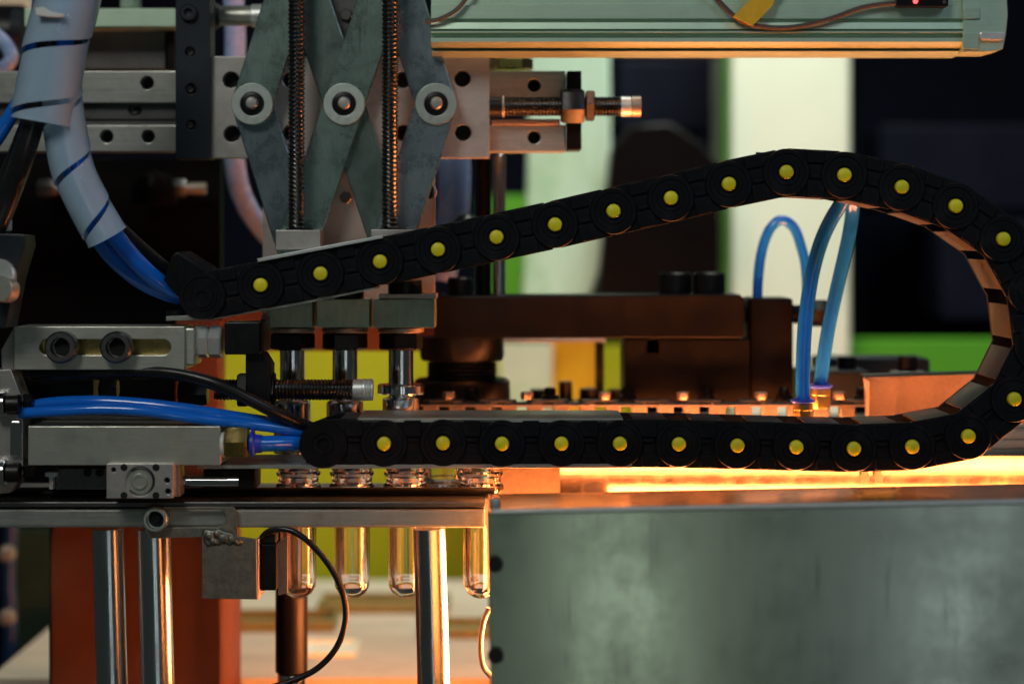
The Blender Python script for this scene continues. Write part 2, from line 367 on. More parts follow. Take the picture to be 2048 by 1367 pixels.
# ================================================================== HEATER OVEN (right, below the chain)
# heater lamps lie behind the front cover
for i, (Y, pz, x0, x1) in enumerate(((0.030, -735, 1130, 2500), (0.045, -860, 1060, 2500), (0.030, -985, 1060, 2500), (0.088, -650, 1240, 2500))):
    words = ('upper front', 'middle', 'lower', 'upper rear')[i]
    t = thing('heater_lamp', f'{words} glowing orange heater tube behind the steel front cover', 'heater lamp', ((x0-1024)*K, Y, pz*K), 'heater tubes inside the oven')
    part('glowing_tube', MB().cyl(((x0-1024)*K, Y, pz*K), 'x', (x1-x0)*K, 0.0055), 'heater_glow', t)
    for xe, d in ((x0, '-x'), (x1, 'x')):
        part('end_cap', MB().cyl(((xe-1024)*K, Y, pz*K), d, 0.018, 0.0075), 'white_plastic', t)
for (lx, ly), wv in zip(((1030,0.030),(1030,0.068),(1040,0.125)), ('front','middle','back')):  # added upright tubes, hidden from view, that streak posts and clear tubes with highlights
    t = thing('heater_lamp', f'{wv} upright heater tube added unseen behind the front cover to put highlights on the posts', 'heater lamp', W(lx,1420,ly), 'heater tubes inside the oven')
    part('glowing_tube', MB().cyl(W(lx,1420,ly), 'z', 335*u(ly), 0.008), 'heater_glow', t)
    part('end_cap', MB().cyl(W(lx,1420,ly), '-z', 0.012, 0.010), 'white_plastic', t)
t = thing('heater_lamp', 'slim glowing heater tube below the roller chain', 'heater lamp', W(1500,926,0.129), 'heater tubes inside the oven')
part('glowing_tube', MB().cyl(W(1150,926,0.129), 'x', 565*u(.129), 0.0034), 'heater_glow', t)
for xe, d in ((1150,'-x'),(1715,'x')): part('end_cap', MB().cyl(W(xe,926,0.129), d, 0.012, 0.0045), 'white_plastic', t)
# reflector behind them: a leaning polished sheet
yb, yt = 0.120, 0.1105
zb, zt = -(992-HY)*K*S(yb), -(912-HY)*K*S(yt)
o = MB().bar3([(yb, zb), (yt, zt), (yt+0.002, zt+0.0004), (yb+0.002, zb)], (988-1024)*K*S(yb), 0.48)
rf = thing('heater_reflector', 'polished reflector sheet glowing orange under the lower chain run', 'reflector', (0.2, yb, zb))
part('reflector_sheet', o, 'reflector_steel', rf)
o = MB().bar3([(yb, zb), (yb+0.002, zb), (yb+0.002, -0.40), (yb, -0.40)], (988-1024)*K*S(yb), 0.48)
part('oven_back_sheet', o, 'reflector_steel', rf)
for sx in (1730, 1757):
    part('rust_stain', MB().plate([(sx-7,930),(sx+9,930),(sx+6,944),(sx+10,953),(sx+6,966),(sx-5,966),(sx-8,952)], yt-0.001, yt-0.0005, bev=0.2), 'heat_plate', rf)  # rusty stains on the reflector, modelled as thin flush pieces
# grooved aluminium rail behind the reflector at the right
def grooved(name, py0, py1, Y, x0, x1, ribs, material, parent=None):
    z0, z1 = -(py1-HY)*u(Y), -(py0-HY)*u(Y); prof = []; n = ribs
    for i in range(n):
        a = z0 + (z1-z0)*i/n; b = z0 + (z1-z0)*(i+1)/n; g = (b-a)*0.10
        prof += [(Y+0.0025, a), (Y+0.0025, a+g), (Y, a+g*1.6), (Y, b-g*1.6), (Y+0.0025, b-g)]
    prof += [(Y+0.0025, z1), (Y+0.02, z1), (Y+0.02, z0)]
    return part(name, MB().bar3(prof, (x0-1024)*u(Y), (x1-1024)*u(Y)), material, parent)
o = grooved('guide_rail', 858, 914, 0.128, 1800, 2300, 3, 'aluminium_block')
tag(o, 'grooved aluminium guide rail behind the chain bend at the right edge', 'rail')
o = MB().bar3([(0.19, -0.1335), (0.30, -0.1335), (0.30, -0.136), (0.19, -0.136)], -0.02, 0.5)
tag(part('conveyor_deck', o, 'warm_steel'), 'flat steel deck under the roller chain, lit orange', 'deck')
# bare plate standing behind the chain bend
t = thing('end_plate', 'orange lit bare metal plate inside the cable loop', 'plate', W(1860,840,0.13))
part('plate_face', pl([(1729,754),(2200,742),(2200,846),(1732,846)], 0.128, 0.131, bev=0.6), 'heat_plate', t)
part('plate_flange', pl([(1729,750),(2200,738),(2200,741),(1729,753)], 0.132, 0.150, bev=0.6), 'steel_dark', t)
part('plate_lip', MB().plate([(1727,756),(1739,762),(1738,846),(1733,846),(1733,790)], 0.1255, 0.1275, bev=0.4), 'warm_steel', t)

# front cover: big bent sheet, blurred, nearest the camera
fc = thing('front_cover', 'large blurred brushed steel cover filling the lower right', 'cover', W(1500,1367,-0.15))
YF = -0.15
fo = [(972,1024),(1400,1015),(2200,1001),(2200,1800),(984,1800)]
holes = []
part('front_sheet', MB().plate([(972,1024),(1500,1014),(2200,1000),(2200,1800),(984,1800),(980,1330)] , YF, YF+0.0015, bev=1.5), 'sheet_steel', fc)
a, b_ = W(972,1024,YF), W(2200,1000,YF)
dz = (1000-1024)*-u(YF)
vs = []
for (x, z) in ((a.x, a.z), (b_.x, b_.z)):
    vs += [(x, YF+0.0004, z), (x, -0.02, z-0.0058), (x, -0.02, z-0.0073), (x, YF+0.0004, z-0.0012)]
part('top_flange', MB().add(vs, [(0,1,5,4),(1,2,6,5),(2,3,7,6),(3,0,4,7),(0,3,2,1),(4,5,6,7)]), 'reflector_steel', fc)
part('rolled_edge', MB().tube([a+Vector((0.003,-0.0004,0.0002)), b_+Vector((0,-0.0004,0.0002))], 0.0016, 12), 'zinc', fc)
for hx, hy in ((990,1127),(991,1309)):
    q = u(YF)
    part('dark_hole', MB().cyl(W(hx,hy,YF-0.0002), '-y', 0.0025, 16*q), 'deep_hole', fc)
part('edge_bolt', MB().lathe(W(990,1003,-0.10), 'z', [(-0.004,0),(-0.004,0.0035),(0.0005,0.0035),(0.002,0.002),(0.0022,0)], 16), 'zinc', fc)
# sheet that rises at the left end of the oven mouth (catches the glow)
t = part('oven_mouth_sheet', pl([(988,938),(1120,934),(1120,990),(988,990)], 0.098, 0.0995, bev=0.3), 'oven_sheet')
tag(t, 'dull orange sheet at the left mouth of the oven beside the clear necks', 'sheet')
# braided orange-lit wire at the cover's left edge
tag(part('braided_wire', MB().tube([W(978,1215,0.02),W(966,1245,0.02),W(961,1290,0.02),W(966,1330,0.02),W(982,1352,0.02)], 5.5*K, 10), 'warm_steel'), 'short curved braided wire poking out beside the front cover', 'wire')

# ================================================================== CABLE CHAIN
pins = [(404,592),(521,570),(641,547),(760,523),(876,499),(993,474),(1110,449),(1227,422),(1342,396),(1458,368),(1573,344),
        (1689,350),(1804,374),(1912,412),(2007,478),(2064,583),(2078,698),(2029,798),(1937,872),(1825,893),(1708,897),
        (1593,894),(1475,891),(1358,888),(1240,887),(1123,887),(1004,887),(886,886),(768,887),(648,886)]
CH = thing('cable_chain', 'black plastic cable chain with yellow pins looping across the machine', 'cable chain', W(1240,935,0.0))
P0 = 118.0; CW = 0.064
def link_mb():
    m = MB()
    # body plate behind the round end discs
    m.plate([(-14,-44),(4,-48),(P0-14,-48),(P0-2,-42),(P0+30,-30),(P0+30,30),(P0-2,42),(P0-14,48),(4,48),(-14,44)], 0.0030, 0.0062, bev=1.2, raw=True)
    # round hinge disc with stepped rings
    m.lathe((0,0.0065,0), '-y', [(0,0),(0,47*K),(0.0052,47*K),(0.0060,45.5*K),(0.0060,38*K),(0.0054,37*K),(0.0054,27*K),(0.0060,26*K),(0.0060,19*K),(0.0050,18*K),(0.0050,0)], 40)
    # raised webs between the discs
    m.plate(rect(40,22,P0-44,45.6,3), 0.0012, 0.0032, bev=1.0, raw=True)
    m.plate(rect(44,-45.6,P0-40,-14,3), 0.0014, 0.0032, bev=1.0, raw=True)
    m.plate(rect(50,-9,P0-46,-3,1), 0.0014, 0.0032, bev=0.8, raw=True)
    return m
link_me, _ = mesh_of('chain_link', link_mb(), 'black_plastic', centre=False)
far_me, _ = mesh_of('far_plate', MB().plate([(-40,-46),(P0-14,-46),(P0+30,-30),(P0+30,30),(P0-14,46),(-40,46)], CW-0.004, CW, bev=1.2, raw=True), 'black_plastic', centre=False)
cap_me, _ = mesh_of('yellow_pin', MB().lathe((0,0.0016,0), '-y', [(0,0),(0,14.2*K),(0.0022,14.2*K),(0.0031,12.5*K),(0.0037,8*K),(0.0040,0)], 28), 'yellow_plastic', centre=False)
def band(y0, y1): return MB().plate([(22,y0),(P0-28,y0),(P0-28,y1),(22,y1)], 0.0066, CW-0.005, bev=0.8, raw=True)
bin_me, _ = mesh_of('cross_band', band(-46.5,-42.5), 'chain_inner', centre=False)
bout_me, _ = mesh_of('cross_band', band(42.5,46.5), 'black_plastic', centre=False)
def add_obj(name, me, parent, loc=(0,0,0), ry=0):
    o = bpy.data.objects.new(name, me); C.objects.link(o); o.parent = parent; o.location = loc; o.rotation_euler = (0, ry, 0); return o
for i in range(len(pins)-1):
    (x0,y0),(x1,y1) = pins[i], pins[i+1]
    ph = math.atan2(-(y1-y0), x1-x0)
    w = W(x0,y0,0.0) + Vector((0, 0.00015*(i % 2), 0))
    l = add_obj('chain_link', link_me, CH, w - OFF[CH.name], -ph)
    if i > 0: add_obj('yellow_pin', cap_me, l)
    add_obj('far_plate', far_me, l); add_obj('cross_band', bin_me, l); add_obj('cross_band', bout_me, l)
# end brackets of the chain
be = MB().lathe(W(648,886,0.0065), '-y', [(0,0),(0,48*K),(0.0058,48*K),(0.0065,46*K),(0.0065,22*K),(0.0055,20*K),(0.0055,12*K),(0.003,11*K),(0.003,0)], 36)
be.plate([(612,850),(650,838),(700,845),(700,930),(640,934),(612,925)], 0.0035, 0.0068)
part('end_bracket', be, 'black_plastic', CH)
be = MB().plate([(327,560),(343,512),(356,504),(420,546),(424,575),(366,604)], 0.002, 0.010, bev=3)
be.plate([(336,548),(348,506),(356,503),(424,546),(420,570)], 0.0102, CW, bev=2)
part('end_bracket', be, 'black_plastic', CH)
part('end_cap_screw', MB().lathe(W(404,592,0.0009), '-y', [(0,0),(0,30*K),(0.0006,30*K),(0.0006,24*K),(0.0012,23*K),(0.0012,10*K),(0.0004,9*K),(0.0004,0)], 28), 'black_plastic', CH)
# what runs inside the chain
def inner_path(Y, off):
    P = []
    for i, (x, y) in enumerate(pins):
        a = pins[max(i-1,0)]; b = pins[min(i+1,len(pins)-1)]
        d = Vector((b[0]-a[0], b[1]-a[1])).normalized(); n = Vector((-d.y, d.x))
        P.append(W(x + n.x*off, y + n.y*off, 0.0) + Vector((0, Y, 0)))
    return P
tag(part('blue_air_hose', MB().tube(inner_path(0.022, 16), 9.5*K, 12, 5), 'blue_hose'), 'blue air hose glimpsed between the bands inside the cable chain', 'hose', )
tag(part('black_cable', MB().tube(inner_path(0.044, 4), 9*K, 10, 5), 'black_rubber'), 'black cable running hidden inside the cable chain', 'cable')

# strips and plates that hold the chain ends
t = thing('chain_support_strip', 'bent steel strip carrying the upper left end of the cable chain', 'strip', W(420,636,0.03))
part('strip', MB().plate([(332,632),(430,630),(500,618),(640,594),(748,572),(750,578),(640,601),(500,626),(432,638),(332,641)], 0.004, 0.058, bev=0.6), 'steel_brushed', t)
part('screw_head', MB().cyl(W(352,633,0.02), 'z', 13*K, 20*K), 'black_oxide', t)
tag(part('chain_top_strip', MB().plate([(514,517),(764,470),(766,476),(516,524)], -0.0015, 0.060, bev=1.2), 'zinc'), 'pale thin strip lying on top of the upper chain run', 'strip')
t = thing('chain_tray', 'flat steel tray strips clamping the lower chain run', 'tray', W(980,936,0.03))
zt_ = W(715,841,0.003).z
part('top_strip', MB().plate(rect(715,836,1246,844), 0.003, 0.066, bev=0.8), 'steel_brushed', t)
part('bottom_strip', MB().plate([(394,930),(1264,927),(1264,935),(394,937)], 0.001, 0.066, bev=0.8), 'steel_brushed', t)
for x in (880, 1000, 1120): part('screw_head', MB().cyl(W(x,835.5,0.035)+Vector((0,0,0.0002)), 'z', 0.0006, 12*K), 'steel_dark', t)

# ================================================================== SCISSOR LINKAGE
YS = 0.098
SL = thing('scissor_linkage', 'grey steel scissor linkage of crossing flat bars with round pivots', 'linkage', W(688,491,YS))
def bar(x0,y0,x1,y1,Y0,Y1,m_='steel_bar_green_sheen'):
    part('link_bar', MB().plate(capsule(x0,y0,x1,y1,41,14), Y0, Y1, [circ(x0,y0,9), circ(x1,y1,9)], bev=2.4), m_, SL)
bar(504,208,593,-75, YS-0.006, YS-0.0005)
bar(504,208,593,491, YS, YS+0.0055, 'steel_bar_blue_sheen')
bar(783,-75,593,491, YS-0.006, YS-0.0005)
bar(593,-75,783,491, YS+0.0004, YS+0.0059, 'steel_bar_shaded')
bar(872,208,783,-75, YS, YS+0.0055, 'steel_bar_blue_sheen')
bar(872,208,783,491, YS-0.006, YS-0.0005, 'steel_bar_blue_sheen')
for i, x in enumerate((504,688,872)):
    Y = YS-0.006; q = u(Y)
    w = part('pivot_washer', MB().plate(circ(x,208,41.5,40), Y-0.0022, Y-0.0001, [circ(x,208,24)], bev=1.0), 'washer_steel', SL)
    part('dark_collar', MB().lathe(W(x,208,Y-0.0001), '-y', [(0,0),(0,24.4*q),(0.0012,24.4*q),(0.0016,22*q),(0.0016,12*q),(0.0002,12*q),(0.0002,0)], 30), 'black_oxide', w)
    part('pivot_pin', MB().lathe(W(x+1,207,Y), '-y', [(0,0),(0,12.6*q),(0.0052,12.6*q),(0.0064,10*q),(0.0068,0)], 24), 'steel_plate', SL)
# threaded rods in front of the bars, each with its end block
for x, wd_ in ((593,'left'),(780,'right')):
    Y = YS-0.022; q = u(Y)
    t = thing('threaded_rod', f'{wd_} dark threaded rod standing in front of the scissor bars', 'threaded rod', W(x,495,Y), 'threaded rods of the scissor linkage')
    part('thread', MB().thread(W(x,462,Y), 'z', 560*q, 17.5*q, 9.0*q, 3.6*q, 24, 4), 'rod_thread', t)
    part('end_block', MB().plate(rect(x-42,460,x+48,500,2) if wd_ == 'left' else rect(x-38,459,x+45,500,2), Y-0.009, Y+0.014, bev=1.2), 'steel_plate', t)
    part('thrust_washer', MB().cyl(W(x+6,461,Y), 'z', 5*q, 27*q), 'black_oxide', t)
# carriage plate behind the linkage
t = thing('carriage_plate', 'grey steel carriage plate with bolt holes behind the scissor linkage', 'plate', W(700,316,0.116))
hl = [(462,160),(464,268),(925,158),(926,266),(806,160),(806,266),(582,160),(582,266)]
part('plate', MB().plate(rect(420,113,979,316,1), 0.112, 0.126, [circ(x,y,16.5) for x,y in hl], bev=1.4), 'steel_plate', t)
for x, y in hl:
    q = u(.118)
    part('socket_screw', MB().lathe(W(x,y,0.1245), '-y', [(0,0),(0,15.8*q),(0.003,15.8*q),(0.003,8*q),(0.001,8*q),(0.001,0)], 20), 'black_oxide', t)
part('slide_plate', MB().plate([(525,318),(869,318),(869,655),(525,655)], 0.118, 0.128, [circ(858,384,15)], bev=1.2), 'steel_plate', t)
part('upper_plate', MB().plate(rect(560,-60,800,111), 0.120, 0.126, bev=1), 'steel_dark', t)
for y in (30, 395): part('plate_bolt', MB().hexnut(W(692,y,0.1195), '-y', 0.003, 13*u(.12)), 'steel_dark', t)

# ================================================================== LINEAR GUIDE with shock absorber
LG = thing('linear_guide', 'long horizontal steel linear guide with two bolted flanges', 'linear guide', W(560,305,0.14))
for nm, y0, y1, hs in (('flange',142,206,[(294,166),(1068,171)]), ('flange',250,303,[(296,273),(213,273),(1068,275)])):
    part(nm, MB().plate(rect(-200,y0,1131,y1), 0.132, 0.16, [circ(x,y,13) for x,y in hs], bev=2.0), 'steel_brushed', LG)
    for x, y in hs:
        part('bolt_recess', MB().cyl(W(x,y,0.146), '-y', 0.002, 14.5*u(.146)), 'deep_hole', LG)
part('centre_rail', MB().plate(rect(-200,200,1000,252), 0.142, 0.158, bev=1), 'steel_dark', LG)
part('rail_groove', MB().plate(rect(-200,211,352,238), 0.1395, 0.1418, [circ(270,219,14)], bev=1), 'steel_dark', LG)
part('rail_screw', MB().lathe(W(270,219,0.1415), '-y', [(0,0),(0,13.5*K),(0.0012,13.5*K),(0.0012,7*K),(0,0)], 20), 'black_oxide', LG)
part('end_plate', MB().plate(rect(1134,142,1163,299,2), 0.126, 0.164, bev=1.5), 'brown_steel', LG)
part('lower_ledge', MB().plate(rect(982,238,1120,250,3), 0.130, 0.15, bev=2.5), 'warm_steel', LG)
YA = 0.120; q = u(YA)
SA = thing('shock_absorber', 'threaded shock absorber with silver tip pointing right at the linear guide', 'shock absorber', W(1130,236,YA))
part('thread', MB().thread(W(1008,213,YA), 'x', 236*q, 20.5*q, 6.5*q, 3.0*q, 24, 4), 'rod_thread', SA)
part('body_end', MB().cyl(W(979,213,YA), 'x', 26*q, 19*q), 'black_oxide', SA)
part('retaining_ring', MB().cyl(W(1004,213,YA), 'x', 5*q, 22*q), 'steel_plate', SA)
part('lock_nut', MB().hexnut(W(1121,212,YA), 'x', 48*q, 36*q, R(30)), 'black_oxide', SA)
part('lock_nut', MB().hexnut(W(1171,212,YA), 'x', 18*q, 33*q, R(12)), 'steel_dark', SA)
part('silver_band', MB().cyl(W(1241,213,YA), 'x', 21*q, 20.5*q), 'zinc', SA)
part('tip_cap', MB().cyl(W(1262,213,YA), 'x', 20*q, 21*q), 'warm_steel', SA)
tag(part('brass_nut', MB().hexnut(W(1022,141,0.165), 'z', 24*u(.165), 44*u(.165), R(15)), 'brass'), 'flat brass nut on top of the linear guide, right of the carriage', 'nut')
# dark upright in front of the guide
t = thing('mounting_upright', 'dark navy upright plate with screws left of the carriage plate', 'upright', W(385,318,0.105))
part('plate', MB().plate(rect(351,-80,420,318,1), 0.104, 0.128, [circ(380,104,10), circ(382,178,11), circ(382,250,10)], bev=1.4), 'navy_paint', t)
for y in (104,178,250): part('set_screw', MB().hexnut(W(381,y,0.112), '-y', 0.003, 8*u(.11)), 'steel_dark', t)
socket_screw('screw_head', 378,26,0.104,17,0.004,t,'navy_paint',hole=0.5)
# silver rod from the upright
YR = 0.15; q = u(YR)
t = thing('silver_rod', 'short silver rod with collar at the top behind the scissor bar', 'rod', W(475,55,YR))
part('rod', MB().cyl(W(430,32,YR), 'x', 160*q, 20*q), 'aluminium_block', t)
part('collar', MB().cyl(W(503,32,YR), 'x', 34*q, 23*q), 'zinc', t)
part('cone', MB().lathe(W(421,32,YR), 'x', [(0,0),(0,34*q),(20*q,22*q),(20*q,0)], 24), 'navy_paint', t)
# parts behind at the top left
t = thing('rear_actuator', 'dark boxy actuator under a grey bar behind the white wrapped hose', 'actuator', W(250,145,0.22))
part('body', MB().plate(rect(150,58,332,140,4), 0.20, 0.26, bev=3), 'steel_dark', t)
part('top_bar', MB().plate(rect(48,17,352,54,3), 0.17, 0.24, bev=2), 'aluminium_profile', t)
part('clamp_block', MB().plate(rect(240,-60,268,16), 0.19, 0.22, bev=2), 'green_block', t)
part('end_block', MB().plate(rect(334,62,350,140), 0.19, 0.24, bev=2), 'brown_steel', t)
t = thing('side_motor', 'dark blurred motor parts at the top left corner', 'motor', W(20,130,0.3))
part('motor_body', MB().cyl(W(-80,70,0.34), 'x', 130*u(.34), 60*u(.34)), 'black_oxide', t)
part('motor_cap', MB().lathe(W(30,60,0.30), 'x', [(0,0),(0,45*u(.3)),(20*u(.3),40*u(.3)),(26*u(.3),0)], 24), 'navy_paint', t)
tag(part('pale_cover', MB().plate(rect(-60,-60,62,30,10), 0.85, 0.87, bev=4), 'table_top'), 'pale blurred cover in the top left corner', 'cover')
tag(part('blue_air_hose', MB().tube([W(-20,60,0.24),W(12,90,0.24),W(22,120,0.23),W(-10,150,0.23)], 15*u(.24), 12), 'clear_hose'), 'blurred pale hose at the left edge above the wrapped bundle', 'hose')
# bolts in the smoked panel
for x0, x1, y, wv in ((76,128,377,'left'),(338,412,377,'right')):
    q = u(.28); t = thing('panel_bolt', f'blurred bolt lying sideways on the smoked panel, {wv} of the two', 'bolt', W((x0+x1)/2,395,0.28), 'bolts on the smoked panel')
    part('head', MB().hexnut(W(x0,y,0.28), 'x', 34*q, 20*q), 'steel_dark', t)
    part('shank', MB().cyl(W(x0+34,y,0.28), 'x', (x1-x0-34)*q, 12*q), 'warm_steel', t)
tag(part('valve_knob', MB().lathe(W(310,400,0.27), 'z', [(-10*u(.27),0),(-10*u(.27),46*u(.27)),(20*u(.27),46*u(.27)),(48*u(.27),34*u(.27)),(60*u(.27),0)], 24), 'acrylic_dark'), 'round black knob between the two panel bolts', 'knob')

# curved clear hoses behind the linkage
tag(part('clear_hose', MB().tube([W(462,-60,0.26),W(470,60,0.26),W(468,200,0.26),W(470,330,0.26),W(492,410,0.26),W(545,480,0.26),W(600,520,0.26)], 21*u(.26), 16), 'clear_hose'), 'thick pale hose curving down left of the scissor linkage', 'hose')
tag(part('clear_hose', MB().tube([W(905,240,0.30),W(908,380,0.30),W(900,470,0.30),W(880,560,0.30)], [34*u(.3),30*u(.3)], 16), 'clear_hose'), 'thick pale hose right of the slide plate above the arm', 'hose')
# dark rods right of the slide plate
t = thing('vertical_rod', 'dark vertical rod between the linear guide and the arm', 'rod', W(980,600,0.2))
part('rod', MB().cyl(W(968,610,0.2), 'z', 330*u(.2), 15*u(.2)), 'brown_steel', t)
t2 = tag(part('guide_rod', MB().cyl(W(998,610,0.19), 'z', 300*u(.19), 13*u(.19)), 'steel_post'), 'slim polished rod close beside the dark vertical rod', 'rod')
tag(part('round_knob', MB().lathe(W(932,470,0.22), 'z', [(0,0),(0,24*u(.22)),(26*u(.22),26*u(.22)),(40*u(.22),14*u(.22)),(44*u(.22),0)], 20), 'black_oxide'), 'small black knob just above the chain, left of the dark rod', 'knob')

# ================================================================== TOP ALUMINIUM PROFILE
YT = 0.075
TP = thing('top_profile', 'long green tinted aluminium extrusion along the top edge, underside lit orange', 'extrusion', W(1450,108,YT))
def zz(py): return -(py-HY)*u(YT)
prof = [(YT+0.03, zz(-70)), (YT+0.004, zz(-70)), (YT+0.004, zz(8)), (YT+0.001, zz(10)), (YT+0.001, zz(37)), (YT+0.004, zz(39)), (YT+0.004, zz(42)),
        (YT+0.001, zz(45)), (YT, zz(58)), (YT+0.003, zz(60)), (YT-0.001, zz(63)), (YT-0.001, zz(66)), (YT+0.004, zz(69)), (YT+0.004, zz(74)), (YT, zz(76)),
        (YT, zz(84)), (YT+0.015, zz(98)), (YT+0.010, zz(99)), (YT+0.010, zz(100.5)), (YT+0.018, zz(107)), (YT+0.035, zz(107))]
part('extrusion', MB().bar3(prof, W(862,0,YT).x, W(1926,0,YT).x), 'aluminium_profile', TP)
ec = MB().plate([(1926,-70),(2010,-70),(2016,30),(2012,70),(2006,98),(1984,104),(1926,104)], YT-0.002, YT+0.032, bev=1.5)
e = part('end_cap', ec, 'aluminium_profile', TP)
part('cap_tab', MB().plate(rect(1926,66,1958,98,2), YT-0.004, YT-0.0022, bev=1), 'aluminium_profile', e)
part('cap_tab', MB().plate(rect(1960,64,2009,80,5), YT-0.0055, YT-0.0022, bev=2), 'zinc', e)
part('cap_tab', MB().plate(rect(1928,16,1960,38,2), YT-0.0035, YT-0.0022, bev=1), 'aluminium_profile', e)
tag(part('sensor_cable', MB().tube([W(1415,-30,YT-.004),W(1440,5,YT-.004),W(1480,40,YT-.004),W(1530,54,YT-.004),W(1590,54,YT-.004),W(1660,38,YT-.004),W(1730,14,YT-.004),W(1810,4,YT-.004)], 5*u(YT), 10), 'cable_brown'), 'thin brown cable taped along the top extrusion', 'cable')
tag(part('black_wire', MB().tube([W(850,44,YT-.004),W(880,38,YT-.004),W(915,18,YT-.004),W(945,-20,YT-.004)], 4.5*u(YT), 10), 'cable_brown'), 'short dark wire arcing across the left end of the extrusion', 'wire')
t = MB().plate([(1504,-50),(1565,-50),(1545,12),(1505,52),(1466,34),(1496,4)], YT-0.0078, YT-0.0062, bev=0.5)
tag(part('tape_strip', t, 'tape'), 'orange yellow tape holding the cable to the extrusion', 'tape')
t = thing('sensor_box', 'small black sensor with a red light on the top extrusion', 'sensor', W(1845,12,YT-.006))
part('case', MB().plate(rect(1795,-30,1897,13,3), YT-0.010, YT+0.0005, bev=1.5), 'black_plastic', t)
part('red_light', MB().lathe(W(1831,3,YT-.010), '-y', [(0,0),(0,5*K),(0.001,4*K),(0.0014,0)], 14), 'red_led', t)
part('case_screw', MB().cyl(W(1888,4,YT-.0102), '-y', 0.0008, 4*K), 'steel_dark', t)

# ================================================================== SPINDLES (three)
YP = 0.086; q = u(YP)
SX = [(585,524,626,'leftmost'),(690,633,740,'middle'),(802,747,870,'rightmost')]
for i, (x, b0, b1, wv) in enumerate(SX):
    t = thing('spindle', f'{wv} of three chrome spindles under the greenish blocks', 'spindle', W(x,830,YP), 'chrome spindles')
    part('head_block', MB().plate(rect(b0,598,b1-1,655,1), YP-0.016, YP+0.018, bev=1.4), 'green_block', t)
    part('flange', MB().cyl(W(x,664,YP), 'z', 9*q, 46*q, 1*q), 'warm_steel', t)
    part('hex_nut', MB().hexnut(W(x,699,YP), 'z', 35*q, 45*q, R(14+9*i)), 'black_oxide', t)
    part('chrome_rod', MB().cyl(W(x,900,YP), 'z', 202*q, 25*q), 'chrome', t)
    if i == 2: part('collar', MB().cyl(W(x,787,YP), 'z', 19*q, 47*q, 2*q), 'chrome', t)
    part('sleeve', MB().lathe(W(x,905,YP), 'z', [(0,0),(0,37*q),(108*q if i==2 else 100*q,37*q),(110*q if i==2 else 104*q,33*q),(110*q,0)], 30), 'chrome', t)
    part('cap_screw', MB().cyl(W(x+8,598,YP), 'z', 38*q, (34 if i==2 else 30)*q), 'black_oxide', t)
part_ = tag(part('head_plate', MB().plate(rect(758,588,872,597), YP-0.014, YP+0.02, bev=1), 'steel_plate'), 'thin steel plate on top of the rightmost spindle block', 'plate')

# ================================================================== CLEAR TUBES ON THE RAIL
PF = [(597,'partly behind the black sensor'),(704,'standing free left of the centre post'),(812,'half hidden by the centre post'),(962,'beside the front cover')]
YV = 0.075; q = u(YV)
for x, wv in PF:
    t = thing('clear_tube', f'clear plastic tube hanging from the rail, {wv}', 'tube', W(x,1196,YV), 'clear tubes hanging in the rail')
    z = lambda py: (1196-py)*q
    R0, Ri = 35.5*q, 25*q
    pr = [(0,0),(1*q,7*q),(4*q,16*q),(12*q,27*q),(24*q,34*q),(38*q,R0)]
    pr += [(42*q,R0),(48*q,R0),(z(990), R0),(z(985), R0)]
    pr += [(z(978), 45*q),(z(973), 46*q),(z(968), 45*q),(z(964), 40*q),(z(952), 40*q),(z(948), 44*q),(z(943), 44*q),(z(940), 40*q),(z(915), 40*q),(z(912), 38*q),(z(912), 31*q),(z(985), 28*q),(z(990), Ri),(z(996), Ri),(z(1004), Ri),(52*q, Ri),(46*q, Ri),(40*q, Ri),(26*q,22*q),(18*q,13*q),(15*q,0)]
    part('tube_wall', MB().lathe(W(x,1196,YV), 'z', pr, 36), 'clear_pet', t)
    part('seal_ring', MB().lathe(W(x,990,YV), 'z', [(0,30*q),(0,36*q),(2*q,36*q),(2*q,30*q)], 30), 'zinc', t) if False else None
for x in (888,):
    t = thing('clear_tube', 'clear tube neck in the back row between the third and fourth', 'tube', W(x,1100,YV+.05), 'clear tubes hanging in the rail')
    qq = u(YV+.05)
    part('tube_wall', MB().lathe(W(x,1000,YV+.05), 'z', [(0,0),(0,34*qq),(30*qq,34*qq),(36*qq,44*qq),(42*qq,44*qq),(46*qq,38*qq),(80*qq,38*qq),(80*qq,31*qq),(6*qq,28*qq),(6*qq,0)], 30), 'clear_pet', t)

# ================================================================== BOTTOM RAIL, POSTS, SENSOR BRACKET
BR = thing('support_rail', 'long grey steel rail crossing the left half, carrying the clear tubes', 'rail', W(480,1055,0.02))
part('front_bar', MB().plate(rect(-200,1016,970,1055), 0.010, 0.044, bev=6), 'steel_brushed', BR)
part('top_strip', MB().plate(rect(-200,1003,970,1014,3), 0.0075, 0.044, bev=2), 'steel_dark', BR)
part('round_edge', MB().cyl(W(-200,988,0.042), 'x', 1190*u(.042), 14*u(.042)), 'black_oxide', BR)
part('deck_strip', MB().plate(rect(-200,978,988,983), 0.104, 0.14, bev=1), 'steel_plate', BR)
Yq = 0.026
for x0, x1, wv in ((185,247,'leftmost'),(273,340,'second from left'),(826,891,'centre')):
    q = u(Yq); r = (x1-x0)/2*q; cx = (x0+x1)/2
    a = W(cx,1056,Yq); b_ = W(cx+14,1560,Yq)
    tag(part('steel_post', MB().lathe(a, b_-a, [(0,0),(0,r),((b_-a).length,r),((b_-a).length,0)], 32), 'steel_post'), f'polished round steel post under the rail, {wv}', 'post', 'posts under the rail')
t = thing('rear_post', 'dark rear post with chrome foot below the leftmost clear tube', 'post', W(583,1500,0.13))
part('sleeve', MB().cyl(W(583,1343,0.13), 'z', 300*u(.13), 32*u(.13)), 'brown_steel', t)
